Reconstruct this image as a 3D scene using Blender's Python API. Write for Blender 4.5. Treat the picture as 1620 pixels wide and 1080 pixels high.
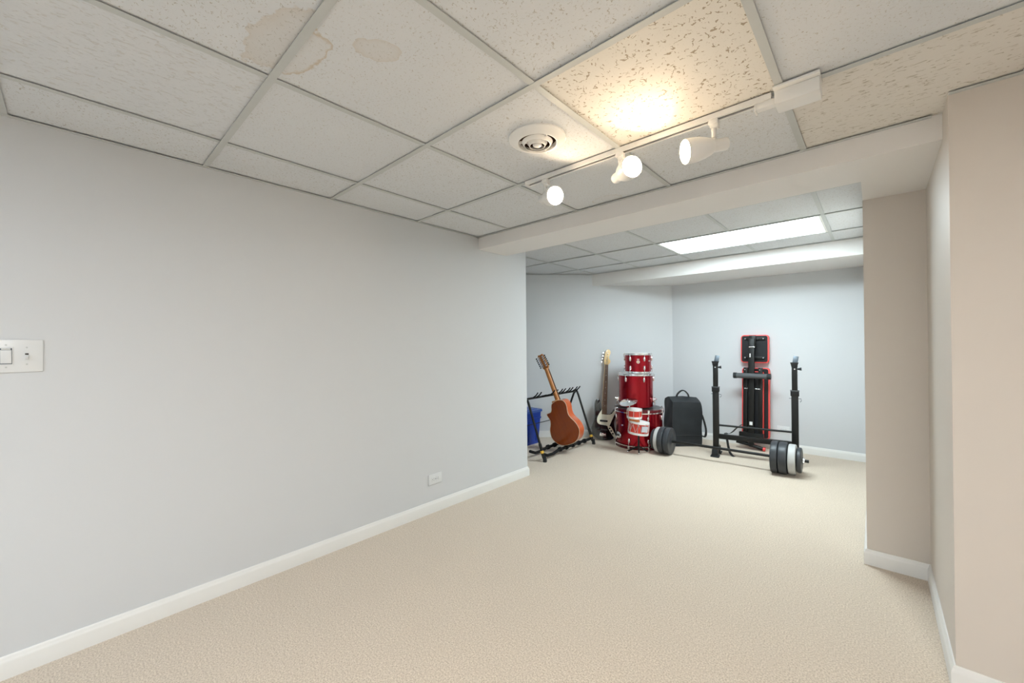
import bpy, bmesh, math, random
from mathutils import Vector, Matrix
random.seed(7)
for o in list(bpy.data.objects): bpy.data.objects.remove(o)
S = bpy.context.scene
COL = S.collection

# ---------------------------------------------------------------- camera, world, exposure
CAM_Z = 1.2311
FPX, YAW, PITCH, ROLL = 634.64, math.radians(42.165), math.radians(0.2737), math.radians(-0.4784)
def _cam():
    F = Vector((-math.sin(YAW) * math.cos(PITCH), math.cos(YAW) * math.cos(PITCH), math.sin(PITCH)))
    R = Vector((math.cos(YAW), math.sin(YAW), 0)); U = R.cross(F)
    R2 = math.cos(ROLL) * R + math.sin(ROLL) * U
    U2 = -math.sin(ROLL) * R + math.cos(ROLL) * U
    c = bpy.data.cameras.new('camera'); c.sensor_width = 36; c.lens = FPX * 36 / 1620
    c.clip_start = 0.05; c.clip_end = 50
    o = bpy.data.objects.new('camera', c); COL.objects.link(o)
    m = Matrix((R2, U2, -F)).transposed().to_4x4(); m.translation = (0, 0, CAM_Z)
    o.matrix_world = m; S.camera = o
_cam()
W = bpy.data.worlds.new('world'); S.world = W; W.use_nodes = True
W.node_tree.nodes['Background'].inputs[0].default_value = (0.8, 0.85, 0.9, 1)
W.node_tree.nodes['Background'].inputs[1].default_value = 0.3
S.view_settings.view_transform = 'Standard'; S.view_settings.look = 'None'
S.view_settings.gamma = 1; S.view_settings.use_curve_mapping = False
S.view_settings.exposure = 0.30
TROFFER_E = 24.5            # alcove fluorescent panel
TROFFER_C = (0.79, 0.94, 1.0)
ROOM_FILL_E = 27.0  # fill panel added just behind the camera, out of view
ROOM_FILL_C = (1.0, 0.965, 0.92)
REAR_FILL_E = 15.0  # cool fill panel added near the rear wall, out of view
REAR_FILL_C = (0.70, 0.86, 1.0)
BULB_E = 105.0              # track bulbs
BULB_C = (1.0, 0.77, 0.52)

# ---------------------------------------------------------------- key dimensions (metres, camera over the origin)
ZC, ZA, ZD = 2.10, 2.13, 2.26          # main grid, alcove grid, deck
XL, YLE = -2.416, 2.868                # left wall face, its end
BY0, BY1, BZ = 2.2665, 2.60, 2.006     # beam
XP0, XP1, YP = -0.045, 0.20, 2.955     # pillar
YR = 2.10                              # right wall that faces the room
YB, DG = 5.408, 7.415                  # back wall, diagonal wall y = x + DG
SY, SZ = 4.645, 1.983                  # soffit on the back wall
XRR, YRR, XAL = 2.6, -2.6, -4.547      # walls behind / beside the camera
GX, GY, GS = -2.0635, 0.4453, 0.6096   # ceiling grid
AX, AY = -1.49, 3.62

# ---------------------------------------------------------------- material helpers
def newmat(name):
    m = bpy.data.materials.new(name); m.use_nodes = True
    nt = m.node_tree; b = nt.nodes['Principled BSDF']
    return m, nt, b
def N(nt, t, **kw):
    n = nt.nodes.new(t)
    for k, v in kw.items(): setattr(n, k, v)
    return n
def setin(n, **kw):
    for k, v in kw.items(): n.inputs[k].default_value = v
def math_n(nt, op, a, b=None, clamp=False):
    n = N(nt, 'ShaderNodeMath', operation=op); n.use_clamp = clamp
    for i, v in enumerate((a, b)):
        if v is None: continue
        if isinstance(v, (int, float)): n.inputs[i].default_value = v
        else: nt.links.new(v, n.inputs[i])
    return n.outputs[0]
def mix_n(nt, fac, c1, c2):
    n = N(nt, 'ShaderNodeMix', data_type='RGBA')
    for i, v in ((0, fac), (6, c1), (7, c2)):
        if isinstance(v, (int, float)): n.inputs[i].default_value = v
        elif isinstance(v, tuple): n.inputs[i].default_value = (*v, 1) if len(v) == 3 else v
        else: nt.links.new(v, n.inputs[i])
    return n.outputs[2]
def noise(nt, vec, scale, detail=2, rough=0.5, dist=0.0):
    n = N(nt, 'ShaderNodeTexNoise'); setin(n, Scale=scale, Detail=detail, Roughness=rough, Distortion=dist)
    if vec is not None: nt.links.new(vec, n.inputs['Vector'])
    return n.outputs['Fac']
def coord(nt, kind='Object'): return N(nt, 'ShaderNodeTexCoord').outputs[kind]
def bump(nt, b, h, strength, dist=0.01):
    n = N(nt, 'ShaderNodeBump'); setin(n, Strength=strength, Distance=dist)
    nt.links.new(h, n.inputs['Height']); nt.links.new(n.outputs[0], b.inputs['Normal'])
def simple(name, col, rough=0.5, metal=0.0, spec=0.5, var=0.06, scale=30, bmp=0.0, coat=0.0, aniso=None):
    """plain coloured material with a little procedural variation"""
    m, nt, b = newmat(name)
    f = noise(nt, coord(nt), scale, 3)
    lo = tuple(max(0, c * (1 - var)) for c in col); hi = tuple(min(1, c * (1 + var)) for c in col)
    nt.links.new(mix_n(nt, f, lo, hi), b.inputs['Base Color'])
    setin(b, Roughness=rough, Metallic=metal); b.inputs['Specular IOR Level'].default_value = spec
    b.inputs['Coat Weight'].default_value = coat; b.inputs['Coat Roughness'].default_value = 0.05
    if bmp: bump(nt, b, noise(nt, coord(nt), scale * 3, 3), bmp, 0.003)
    return m
def emit(name, col, e):
    m, nt, b = newmat(name); setin(b, Roughness=0.4)
    b.inputs['Base Color'].default_value = (0.8, 0.8, 0.8, 1)
    b.inputs['Emission Color'].default_value = (*col, 1); b.inputs['Emission Strength'].default_value = e
    return m
def wood(name, c1, c2, rough=0.2, stretch=(60, 4, 60), coat=0.6):
    m, nt, b = newmat(name)
    mp = N(nt, 'ShaderNodeMapping'); nt.links.new(coord(nt), mp.inputs[0]); mp.inputs['Scale'].default_value = stretch
    f = noise(nt, mp.outputs[0], 1.0, 4, 0.6, 0.6)
    nt.links.new(mix_n(nt, f, c1, c2), b.inputs['Base Color'])
    setin(b, Roughness=rough); b.inputs['Coat Weight'].default_value = coat; b.inputs['Coat Roughness'].default_value = 0.08
    return m
def paint(name, col, rough=0.55, mark=0.0):
    m, nt, b = newmat(name)
    c = coord(nt)
    big = noise(nt, c, 0.9, 3)
    col2 = tuple(x * 0.965 for x in col)
    nt.links.new(mix_n(nt, big, col2, col), b.inputs['Base Color'])
    setin(b, Roughness=rough); b.inputs['Specular IOR Level'].default_value = 0.35
    bump(nt, b, noise(nt, c, 260, 2), 0.05, 0.002)
    return m
def carpet_mat():
    m, nt, b = newmat('carpet_pile')
    c = coord(nt)
    f1 = noise(nt, c, 170, 4, 0.75); f2 = noise(nt, c, 4.5, 4, 0.6); f3 = noise(nt, c, 60, 2, 0.6)
    r = N(nt, 'ShaderNodeValToRGB'); nt.links.new(f1, r.inputs[0])
    r.color_ramp.elements[0].position = 0.38; r.color_ramp.elements[0].color = (0.41, 0.315, 0.225, 1)
    r.color_ramp.elements[1].position = 0.60; r.color_ramp.elements[1].color = (0.83, 0.72, 0.59, 1)
    big = mix_n(nt, math_n(nt, 'MULTIPLY', f2, 0.55), r.outputs[0], (0.58, 0.485, 0.385))
    nt.links.new(big, b.inputs['Base Color'])
    setin(b, Roughness=0.95); b.inputs['Specular IOR Level'].default_value = 0.1
    b.inputs['Sheen Weight'].default_value = 0.25; b.inputs['Sheen Roughness'].default_value = 0.6
    bump(nt, b, math_n(nt, 'ADD', f1, f3), 0.55, 0.006)
    return m
def tile_mat(name, width=0.016, thr=0.53, scale=34, dots=0.5, stretch=(1, 1, 1), dark=(0.36, 0.33, 0.28), bstr=0.35, stains=(), base=(0.70, 0.72, 0.74)):
    """mineral fibre tile: worm-like fissures and pinholes, optional brown water stains (world x, y, rx, ry, angle, strength, fill)"""
    m, nt, b = newmat(name)
    info = N(nt, 'ShaderNodeObjectInfo')
    off = math_n(nt, 'MULTIPLY', info.outputs['Random'], 37.0)
    cb = N(nt, 'ShaderNodeCombineXYZ'); nt.links.new(off, cb.inputs[0]); nt.links.new(off, cb.inputs[1])
    va = N(nt, 'ShaderNodeVectorMath', operation='ADD'); nt.links.new(coord(nt), va.inputs[0]); nt.links.new(cb.outputs[0], va.inputs[1])
    mp = N(nt, 'ShaderNodeMapping'); nt.links.new(va.outputs[0], mp.inputs[0]); mp.inputs['Scale'].default_value = stretch
    v = mp.outputs[0]
    n1 = noise(nt, v, scale, 1.0, 0.5, 0.4); n2 = noise(nt, v, scale * 1.5, 0, 0.5)
    a = math_n(nt, 'ABSOLUTE', math_n(nt, 'SUBTRACT', n1, 0.5))
    line = math_n(nt, 'LESS_THAN', a, width); msk = math_n(nt, 'GREATER_THAN', n2, thr)
    fis = math_n(nt, 'MULTIPLY', line, msk)
    vo = N(nt, 'ShaderNodeTexVoronoi'); setin(vo, Scale=scale * 2.4); nt.links.new(v, vo.inputs['Vector'])
    pin = math_n(nt, 'MULTIPLY', math_n(nt, 'LESS_THAN', vo.outputs['Distance'], 0.16), dots)
    mark = math_n(nt, 'MAXIMUM', fis, pin)
    colr = mix_n(nt, noise(nt, v, 5, 3), tuple(x * 0.96 for x in base), base)
    geo = N(nt, 'ShaderNodeNewGeometry').outputs['Position']
    wob = N(nt, 'ShaderNodeTexNoise'); setin(wob, Scale=9.0, Detail=4.0, Roughness=0.6); nt.links.new(geo, wob.inputs['Vector'])
    for (sx, sy, rx, ry, ang, st, fill) in stains:
        mm = N(nt, 'ShaderNodeMapping', vector_type='TEXTURE'); nt.links.new(geo, mm.inputs[0])
        mm.inputs['Location'].default_value = (sx, sy, 2.1); mm.inputs['Rotation'].default_value = (0, 0, ang); mm.inputs['Scale'].default_value = (rx, ry, 1)
        ln = N(nt, 'ShaderNodeVectorMath', operation='LENGTH'); nt.links.new(mm.outputs[0], ln.inputs[0])
        d = math_n(nt, 'ADD', ln.outputs['Value'], math_n(nt, 'MULTIPLY', math_n(nt, 'SUBTRACT', wob.outputs['Fac'], 0.5), 1.1))
        rp = N(nt, 'ShaderNodeValToRGB'); nt.links.new(d, rp.inputs[0]); e = rp.color_ramp.elements
        e[0].position = 0.5; e[0].color = (fill, fill, fill, 1); e[1].position = 1.0; e[1].color = (0, 0, 0, 1)
        x = e.new(0.86); x.color = (fill * 1.6,) * 3 + (1,)
        x = e.new(0.955); x.color = (1, 1, 1, 1)
        colr = mix_n(nt, math_n(nt, 'MULTIPLY', rp.outputs[0], st), colr, (0.50, 0.37, 0.21))
    nt.links.new(mix_n(nt, mark, colr, dark), b.inputs['Base Color'])
    setin(b, Roughness=0.9); b.inputs['Specular IOR Level'].default_value = 0.15
    h = math_n(nt, 'SUBTRACT', math_n(nt, 'MULTIPLY', noise(nt, v, 90, 2), 0.35), mark)
    bump(nt, b, h, bstr, 0.004)
    return m

M = {}
M['wall'] = paint('grey_wall_paint', (0.645, 0.66, 0.675))
M['wall_warm_tint'] = paint('warm_light_wall_tint', (0.67, 0.612, 0.55))  # warm light of the track lamps put into this wall colour
M['trim'] = paint('white_trim_paint', (0.80, 0.795, 0.77), 0.35)
M['beam'] = paint('white_beam_paint', (0.82, 0.80, 0.78), 0.5)
M['grid'] = simple('grid_enamel', (0.53, 0.55, 0.54), 0.45, var=0.03)
M['deck'] = simple('deck_board', (0.25, 0.24, 0.22), 0.9)
M['carpet'] = carpet_mat()
M['tile'] = tile_mat('fissured_tile', width=0.020, thr=0.56, scale=75, dots=0.25, dark=(0.47, 0.45, 0.41), bstr=0.25)
M['tile_fine'] = tile_mat('fine_tile', width=0.016, thr=0.58, scale=85, dots=0.25, dark=(0.50, 0.48, 0.44), bstr=0.25)
M['tile_bold'] = tile_mat('bold_tile', width=0.030, thr=0.57, scale=52, dots=0.3, dark=(0.40, 0.34, 0.26), bstr=0.2, base=(0.78, 0.75, 0.69))
M['tile_grain'] = tile_mat('directional_tile', width=0.035, thr=0.55, scale=62, dots=0.15, stretch=(1.3, 0.45, 1), dark=(0.62, 0.62, 0.61), bstr=0.9)
M['tile_dash'] = tile_mat('dashed_tile', width=0.028, thr=0.57, scale=65, dots=0.1, stretch=(0.4, 1.3, 1), dark=(0.50, 0.46, 0.39), bstr=0.3, base=(0.76, 0.73, 0.68))
M['white'] = simple('white_enamel', (0.84, 0.83, 0.80), 0.35, var=0.02)
M['plastic_w'] = simple('white_plastic', (0.73, 0.745, 0.75), 0.3, var=0.02)
M['slot'] = simple('dark_slot', (0.05, 0.045, 0.04), 0.6)
M['copper'] = simple('track_conductor', (0.14, 0.09, 0.08), 0.4)
M['duct'] = simple('rusty_duct', (0.11, 0.06, 0.03), 0.7, var=0.4, scale=40)
M['bulb'] = emit('lamp_glass', BULB_C, BULB_E)
M['diff'] = emit('panel_diffuser', TROFFER_C, TROFFER_E)
M['fill_room'] = emit('added_room_fill_panel', ROOM_FILL_C, ROOM_FILL_E)
M['fill_rear'] = emit('added_rear_fill_panel', REAR_FILL_C, REAR_FILL_E)
M['green'] = simple('green_wire', (0.03, 0.22, 0.16), 0.5)
M['black'] = simple('black_powder_coat', (0.010, 0.010, 0.009), 0.40, var=0.1, spec=0.3)
M['black_pl'] = simple('black_plastic', (0.009, 0.009, 0.009), 0.5, spec=0.3)
M['rubber'] = simple('black_rubber', (0.018, 0.020, 0.022), 0.6, spec=0.3)
M['foam'] = simple('black_foam', (0.012, 0.012, 0.012), 0.85, bmp=0.2, spec=0.2)
M['grey_foam'] = simple('grey_roller_foam', (0.075, 0.08, 0.085), 0.55)
M['chrome'] = simple('chrome', (0.86, 0.87, 0.88), 0.16, 1.0, var=0.03)
M['steel'] = simple('brushed_steel', (0.10, 0.12, 0.14), 0.45, 0.5, var=0.08)
M['yellow'] = simple('yellow_collar', (0.85, 0.50, 0.05), 0.4)
M['blue'] = simple('blue_bin_plastic', (0.012, 0.05, 0.36), 0.35, var=0.1)
M['blue_lid'] = simple('blue_lid_plastic', (0.05, 0.11, 0.40), 0.35, var=0.1)
M['red_sparkle'] = simple('red_drum_wrap', (0.35, 0.002, 0.012), 0.24, 0.85, var=0.15, scale=200, coat=0.4)
M['red_dark'] = simple('dark_red_hoop', (0.10, 0.004, 0.008), 0.25, var=0.1, coat=0.6)
M['red_toy'] = simple('toy_drum_red', (0.62, 0.05, 0.03), 0.35)
M['red_pad'] = simple('red_vinyl', (0.85, 0.07, 0.06), 0.4)
M['vinyl'] = simple('black_vinyl', (0.012, 0.013, 0.015), 0.38, spec=0.4, var=0.25, scale=12, bmp=0.15)
M['head_w'] = simple('white_drumhead', (0.75, 0.75, 0.73), 0.4)
M['head_d'] = simple('dark_drumhead', (0.02, 0.018, 0.018), 0.3)
M['orange_band'] = simple('orange_band', (0.55, 0.16, 0.03), 0.4)
M['label_g'] = simple('silver_label', (0.55, 0.57, 0.62), 0.35, 0.2)
M['gold'] = simple('gold_badge', (0.8, 0.55, 0.2), 0.3, 0.8)
M['bag'] = simple('black_nylon', (0.020, 0.023, 0.026), 0.5, spec=0.35, var=0.3, scale=9, bmp=0.35)
M['bag_dark'] = simple('black_piping', (0.012, 0.012, 0.013), 0.5)
M['plate'] = simple('grey_vinyl_plate', (0.036, 0.040, 0.045), 0.40, var=0.15, scale=25, spec=0.4)
M['plate_w'] = simple('light_grey_plate', (0.46, 0.46, 0.45), 0.5, var=0.04)
M['mahog'] = wood('mahogany_back', (0.20, 0.032, 0.003), (0.34, 0.068, 0.007), 0.16, (50, 3, 50), 0.35)
M['mahog_side'] = wood('mahogany_side', (0.42, 0.075, 0.025), (0.62, 0.15, 0.05), 0.2, (50, 8, 50))
M['spruce'] = wood('spruce_top', (0.62, 0.40, 0.18), (0.72, 0.50, 0.26), 0.25)
M['neck'] = wood('honey_neck', (0.38, 0.13, 0.022), (0.55, 0.22, 0.05), 0.3, (60, 4, 60), 0.3)
M['maple'] = wood('maple_headstock', (0.72, 0.47, 0.19), (0.84, 0.60, 0.29), 0.3, (40, 4, 40), 0.3)
M['rosewood'] = wood('rosewood_board', (0.09, 0.045, 0.022), (0.26, 0.15, 0.085), 0.5, (50, 10, 50), 0)
M['binding'] = simple('cream_binding', (0.62, 0.50, 0.33), 0.4)
M['black_gloss'] = simple('black_lacquer', (0.012, 0.012, 0.012), 0.14, var=0.1, coat=1.0)
M['cream'] = simple('cream_pickguard', (0.88, 0.83, 0.67), 0.3, var=0.03)
M['dot'] = simple('pearl_dot', (0.7, 0.68, 0.6), 0.3)
M['sticker'] = simple('white_sticker', (0.8, 0.8, 0.78), 0.5, var=0.03)

# ---------------------------------------------------------------- mesh helpers
def box(bm, c, s, rot=None, bev=0.0):
    m = Matrix.Translation(c) @ (rot.to_4x4() if rot is not None else Matrix()) @ Matrix.Diagonal((*s, 1))
    r = bmesh.ops.create_cube(bm, size=1.0, matrix=m)
    if bev:
        es = list({e for v in r['verts'] for e in v.link_edges})
        bmesh.ops.bevel(bm, geom=es, offset=bev, segments=2, affect='EDGES', profile=0.5)
def basis(d):
    d = Vector(d).normalized(); a = Vector((0, 0, 1)) if abs(d.z) < 0.95 else Vector((1, 0, 0))
    x = a.cross(d).normalized(); y = d.cross(x)
    return Matrix((x, y, d)).transposed()
def lathe(bm, prof, mat=Matrix(), n=24, cap=True):
    """prof: list of (r, z); revolved round local z"""
    rings = []
    for r, z in prof:
        if r < 1e-6: rings.append([bm.verts.new(mat @ Vector((0, 0, z)))])
        else: rings.append([bm.verts.new(mat @ Vector((r * math.cos(2 * math.pi * i / n), r * math.sin(2 * math.pi * i / n), z))) for i in range(n)])
    for a, b in zip(rings, rings[1:]):
        for i in range(n):
            j = (i + 1) % n
            if len(a) == 1 and len(b) == 1: continue
            if len(a) == 1: bm.faces.new((a[0], b[j], b[i]))
            elif len(b) == 1: bm.faces.new((a[i], a[j], b[0]))
            else: bm.faces.new((a[i], a[j], b[j], b[i]))
    if cap:
        if len(rings[0]) > 1: bm.faces.new(list(reversed(rings[0])))
        if len(rings[-1]) > 1: bm.faces.new(rings[-1])
def axis_m(p, d):
    m = basis(d).to_4x4(); m.translation = Vector(p); return m
def cyl(bm, p0, p1, r0, r1=None, n=14):
    p0, p1 = Vector(p0), Vector(p1); L = (p1 - p0).length
    lathe(bm, [(r0, 0), (r1 if r1 is not None else r0, L)], axis_m(p0, p1 - p0), n)
def tube(bm, pts, r, n=10, closed=False):
    pts = [Vector(p) for p in pts]; rings = []; prev = None
    rr = r if isinstance(r, (list, tuple)) else [r] * len(pts)
    for i, p in enumerate(pts):
        if closed: t = (pts[(i + 1) % len(pts)] - pts[i - 1])
        else: t = (pts[min(i + 1, len(pts) - 1)] - pts[max(i - 1, 0)])
        t.normalize()
        if prev is None: x = basis(t).col[0].copy()
        else: x = (prev - t * prev.dot(t)).normalized()
        prev = x; y = t.cross(x)
        rings.append([bm.verts.new(p + rr[i] * (math.cos(2 * math.pi * k / n) * x + math.sin(2 * math.pi * k / n) * y)) for k in range(n)])
    m = len(rings)
    for a in range(m if closed else m - 1):
        A, B = rings[a], rings[(a + 1) % m]
        for k in range(n): bm.faces.new((A[k], A[(k + 1) % n], B[(k + 1) % n], B[k]))
    if not closed: bm.faces.new(list(reversed(rings[0]))); bm.faces.new(rings[-1])
def ribbon(bm, pts, wdir, w, t=0.002):
    """flat strap along pts, width along wdir"""
    pts = [Vector(p) for p in pts]; wd = Vector(wdir).normalized() * w / 2; R = []
    for i, p in enumerate(pts):
        tg = (pts[min(i + 1, len(pts) - 1)] - pts[max(i - 1, 0)]).normalized(); nn = tg.cross(wd).normalized() * t / 2
        R.append([bm.verts.new(p + a * wd + b * nn) for a, b in ((-1, -1), (1, -1), (1, 1), (-1, 1))])
    for A, B in zip(R, R[1:]):
        for k in range(4): bm.faces.new((A[k], A[(k + 1) % 4], B[(k + 1) % 4], B[k]))
    bm.faces.new(list(reversed(R[0]))); bm.faces.new(R[-1])
def prism(bm, poly, z0, z1, mat=Matrix(), bev=0.0):
    if sum(a[0] * b[1] - b[0] * a[1] for a, b in zip(poly, poly[1:] + poly[:1])) < 0: poly = list(reversed(poly))
    A = [bm.verts.new(mat @ Vector((x, y, z0))) for x, y in poly]; B = [bm.verts.new(mat @ Vector((x, y, z1))) for x, y in poly]
    n = len(poly)
    f0 = bm.faces.new(list(reversed(A))); f1 = bm.faces.new(B)
    for i in range(n): bm.faces.new((A[i], A[(i + 1) % n], B[(i + 1) % n], B[i]))
    if bev: bmesh.ops.bevel(bm, geom=list(f0.edges) + list(f1.edges), offset=bev, segments=2, affect='EDGES', profile=0.5)
def catmull(P, k=6, closed=True):
    out = []; n = len(P)
    rng = range(n) if closed else range(n - 1)
    for i in rng:
        g = (lambda j: P[j % n]) if closed else (lambda j: P[max(0, min(n - 1, j))])
        p0, p1, p2, p3 = g(i - 1), g(i), g(i + 1), g(i + 2)
        for s in range(k):
            t = s / k
            out.append(tuple(0.5 * (2 * b + (c - a) * t + (2 * a - 5 * b + 4 * c - d) * t * t + (3 * b - a - 3 * c + d) * t ** 3) for a, b, c, d in zip(p0, p1, p2, p3)))
    if not closed: out.append(tuple(P[-1]))
    return out
def obj(name, bm, mat, parent=None, smooth=True, loc=None):
    me = bpy.data.meshes.new(name); bmesh.ops.recalc_face_normals(bm, faces=bm.faces); bm.to_mesh(me); bm.free()
    if mat is not None: me.materials.append(M[mat] if isinstance(mat, str) else mat)
    if smooth:
        for p in me.polygons: p.use_smooth = True
        me.set_sharp_from_angle(angle=math.radians(38))
    o = bpy.data.objects.new(name, me); COL.objects.link(o); o.parent = parent
    if loc is not None: o.location = loc
    return o
def inst(src, name, parent, loc=None, rot=None):
    o = bpy.data.objects.new(name, src.data); COL.objects.link(o); o.parent = parent
    if loc is not None: o.location = loc
    if rot is not None: o.rotation_euler = rot
    return o
def part(name, mat, parent, fn, *a, smooth=True, **k):
    bm = bmesh.new(); fn(bm, *a, **k); return obj(name, bm, mat, parent, smooth)
def parts(name, mat, parent, *calls):
    bm = bmesh.new()
    for fn, a, k in calls: fn(bm, *a, **k)
    return obj(name, bm, mat, parent)
def tag(o, label, cat, group=None, kind=None):
    o['label'] = label; o['category'] = cat
    if group: o['group'] = group
    if kind: o['kind'] = kind
    return o
def thing(name, label, cat, loc=(0, 0, 0), rotz=0.0, group=None, mat=None):
    o = bpy.data.objects.new(name, None); COL.objects.link(o); o.empty_display_size = 0.1
    if mat is not None: o.matrix_world = mat
    else: o.location = loc; o.rotation_euler = (0, 0, rotz)
    return tag(o, label, cat, group)
def struct(name, bm, mat, label, cat, smooth=False):
    return tag(obj(name, bm, mat, None, smooth), label, cat, kind='structure')

# ---------------------------------------------------------------- the setting
def B(*boxes):
    bm = bmesh.new()
    for (x0, x1, y0, y1, z0, z1) in boxes: box(bm, ((x0 + x1) / 2, (y0 + y1) / 2, (z0 + z1) / 2), (x1 - x0, y1 - y0, z1 - z0))
    return bm
struct('floor', B((XAL - .3, XRR + .2, YRR - .2, YB + .2, -0.1, 0)), 'carpet', 'beige cut-pile carpet covering the whole basement floor', 'carpet')
struct('wall_left', B((XL - .13, XL, YRR, YLE, 0, ZD)), 'wall', 'long light grey wall with white baseboard, light switch and outlet', 'wall')
struct('wall_alcove_front', B((XAL, XL - .13, YLE - .13, YLE, 0, ZD)), 'wall', 'grey wall returning behind the end of the long wall', 'wall')
bm = bmesh.new(); dx = 0.13 * math.sqrt(2)
prism(bm, [(XAL - .02, XAL - .02 + DG), (YB - DG, YB), (YB - DG, YB + dx), (XAL - .02, XAL - .02 + DG + dx)], 0, ZD)
struct('wall_diagonal', bm, 'wall', 'pale grey angled wall behind the guitars and drums', 'wall')
struct('wall_back', B((YB - DG, XP1, YB, YB + .13, 0, ZD)), 'wall', 'pale grey back wall behind the weight bench', 'wall')
struct('wall_pillar', B((XP0, XP1 + .3, YP, YB, 0, ZD)), 'wall_warm_tint', 'pillar-like wall end beside the alcove opening, tinted beige for warm light', 'wall')
struct('wall_right', B((XP1, XRR, YR, YP, 0, ZD)), 'wall_warm_tint', 'wall projecting into the room beside the recess, tinted beige for warm light', 'wall')
struct('wall_side', B((XRR, XRR + .13, YRR, YR, 0, ZD)), 'wall', 'grey side wall of the basement room', 'wall')
struct('wall_rear', B((XL, XRR, YRR - .13, YRR, 0, ZD)), 'wall', 'grey rear wall of the basement room', 'wall')
bm = bmesh.new()
prism(bm, [(XL, BY0), (XP1, BY0), (XP1, YP), (XP0, YP), (XP0, BY1), (XL, BY1)], BZ, ZD)
struct('ceiling_beam', bm, 'beam', 'white boxed beam across the ceiling at the alcove opening', 'beam')
bm = bmesh.new(); prism(bm, [(SY - DG, SY), (XP0, SY), (XP0, YB), (YB - DG, YB)], SZ, ZD)
struct('ceiling_soffit', bm, 'beam', 'white soffit boxed in along the back wall', 'soffit')

ceil = struct('ceiling', B((XAL - .3, XRR + .2, YRR - .2, YB + .2, ZD, ZD + .05)), 'deck', 'suspended ceiling of fissured white tiles in an exposed grid', 'ceiling')
def clip(poly, a, b, c):
    """keep a*x+b*y<=c"""
    out = []
    for p, q in zip(poly, poly[1:] + poly[:1]):
        fp, fq = a * p[0] + b * p[1] - c, a * q[0] + b * q[1] - c
        if fp <= 0: out.append(p)
        if (fp < 0 < fq) or (fq < 0 < fp):
            t = fp / (fp - fq); out.append((p[0] + t * (q[0] - p[0]), p[1] + t * (q[1] - p[1])))
    return out
def area(p): return abs(sum(a[0] * b[1] - b[0] * a[1] for a, b in zip(p, p[1:] + p[:1]))) / 2 if len(p) > 2 else 0
STAIN_T = {(1, -1): M['tile'], (1, 0): M['tile']}
STAIN_T[(1, -1)] = tile_mat('stained_tile_brown', width=0.020, thr=0.56, scale=75, dots=0.25, dark=(0.47, 0.45, 0.41), bstr=0.25, stains=[(-1.23, 0.43, 0.19, 0.085, 0.25, 0.30, 0.45)])
STAIN_T[(1, 0)] = tile_mat('stained_tile_rings', width=0.016, thr=0.57, scale=85, dots=0.25, dark=(0.50, 0.48, 0.44), bstr=0.25, stains=[(-1.27, 0.455, 0.125, 0.070, 0.0, 0.60, 0.10), (-1.087, 0.617, 0.072, 0.052, 0.97, 0.30, 0.42)])
STAIN_T[(1, 2)] = tile_mat('stained_tile_faint', width=0.016, thr=0.57, scale=85, dots=0.25, dark=(0.50, 0.48, 0.44), bstr=0.25, stains=[(-1.21, 2.21, 0.10, 0.06, 0.0, 0.30, 0.10)])
VENT = (-1.063, 1.345)
tile_full = None
def tile(poly, z, mat, hole=None):
    global tile_full
    cx = sum(p[0] for p in poly) / len(poly); cy = sum(p[1] for p in poly) / len(poly)
    loc = [(p[0] - cx, p[1] - cy) for p in poly]
    bm = bmesh.new()
    if hole is None: prism(bm, loc, 0.006, 0.020)
    else:
        n = 32; hx, hy, r = hole[0] - cx, hole[1] - cy, hole[2]
        for z0 in (0.006, 0.020):
            inner = []; outer = []
            for i in range(n):
                a = 2 * math.pi * (i + .5) / n; d = (math.cos(a), math.sin(a)); ts = []
                x0, x1 = min(p[0] for p in loc), max(p[0] for p in loc); y0, y1 = min(p[1] for p in loc), max(p[1] for p in loc)
                if d[0] > 1e-9: ts.append((x1 - hx) / d[0])
                if d[0] < -1e-9: ts.append((x0 - hx) / d[0])
                if d[1] > 1e-9: ts.append((y1 - hy) / d[1])
                if d[1] < -1e-9: ts.append((y0 - hy) / d[1])
                t = min(ts); inner.append(bm.verts.new((hx + r * d[0], hy + r * d[1], z0))); outer.append(bm.verts.new((hx + t * d[0], hy + t * d[1], z0)))
            for i in range(n): bm.faces.new((inner[i], inner[(i + 1) % n], outer[(i + 1) % n], outer[i]))
            # corners
            for X in (x0, x1):
                for Y in (y0, y1):
                    k = min(range(n), key=lambda i: abs(math.atan2(math.sin(2 * math.pi * (i + 1) / n - math.atan2(Y - hy, X - hx)), math.cos(2 * math.pi * (i + 1) / n - math.atan2(Y - hy, X - hx)))))
                    a, b = outer[k], outer[(k + 1) % n]
                    if abs(a.co.x - b.co.x) > 1e-6 and abs(a.co.y - b.co.y) > 1e-6: bm.faces.new((a, b, bm.verts.new((X, Y, z0))))
    o = obj('ceiling_tile', bm, mat, ceil, False); o.location = (cx, cy, z)
    return o
def skip_light(z, i, j): return (z, i, j) in LIGHT_CELLS
LIGHT_CELLS = {('a', 0, 0), ('a', 1, 0), ('m', 1, -4), ('m', 2, -4), ('m', 3, -2), ('m', 4, -2)}  # main room cells make way for the added fill panels
def variant(i, j):
    if (i, j) in STAIN_T: return STAIN_T[(i, j)]
    if (i, j) == (2, 1): return 'tile_bold'
    if (i, j) == (0, -1): return 'tile_grain'
    if i >= 3 and j >= 2: return 'tile_dash'
    return random.choice(['tile', 'tile_fine'])
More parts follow.
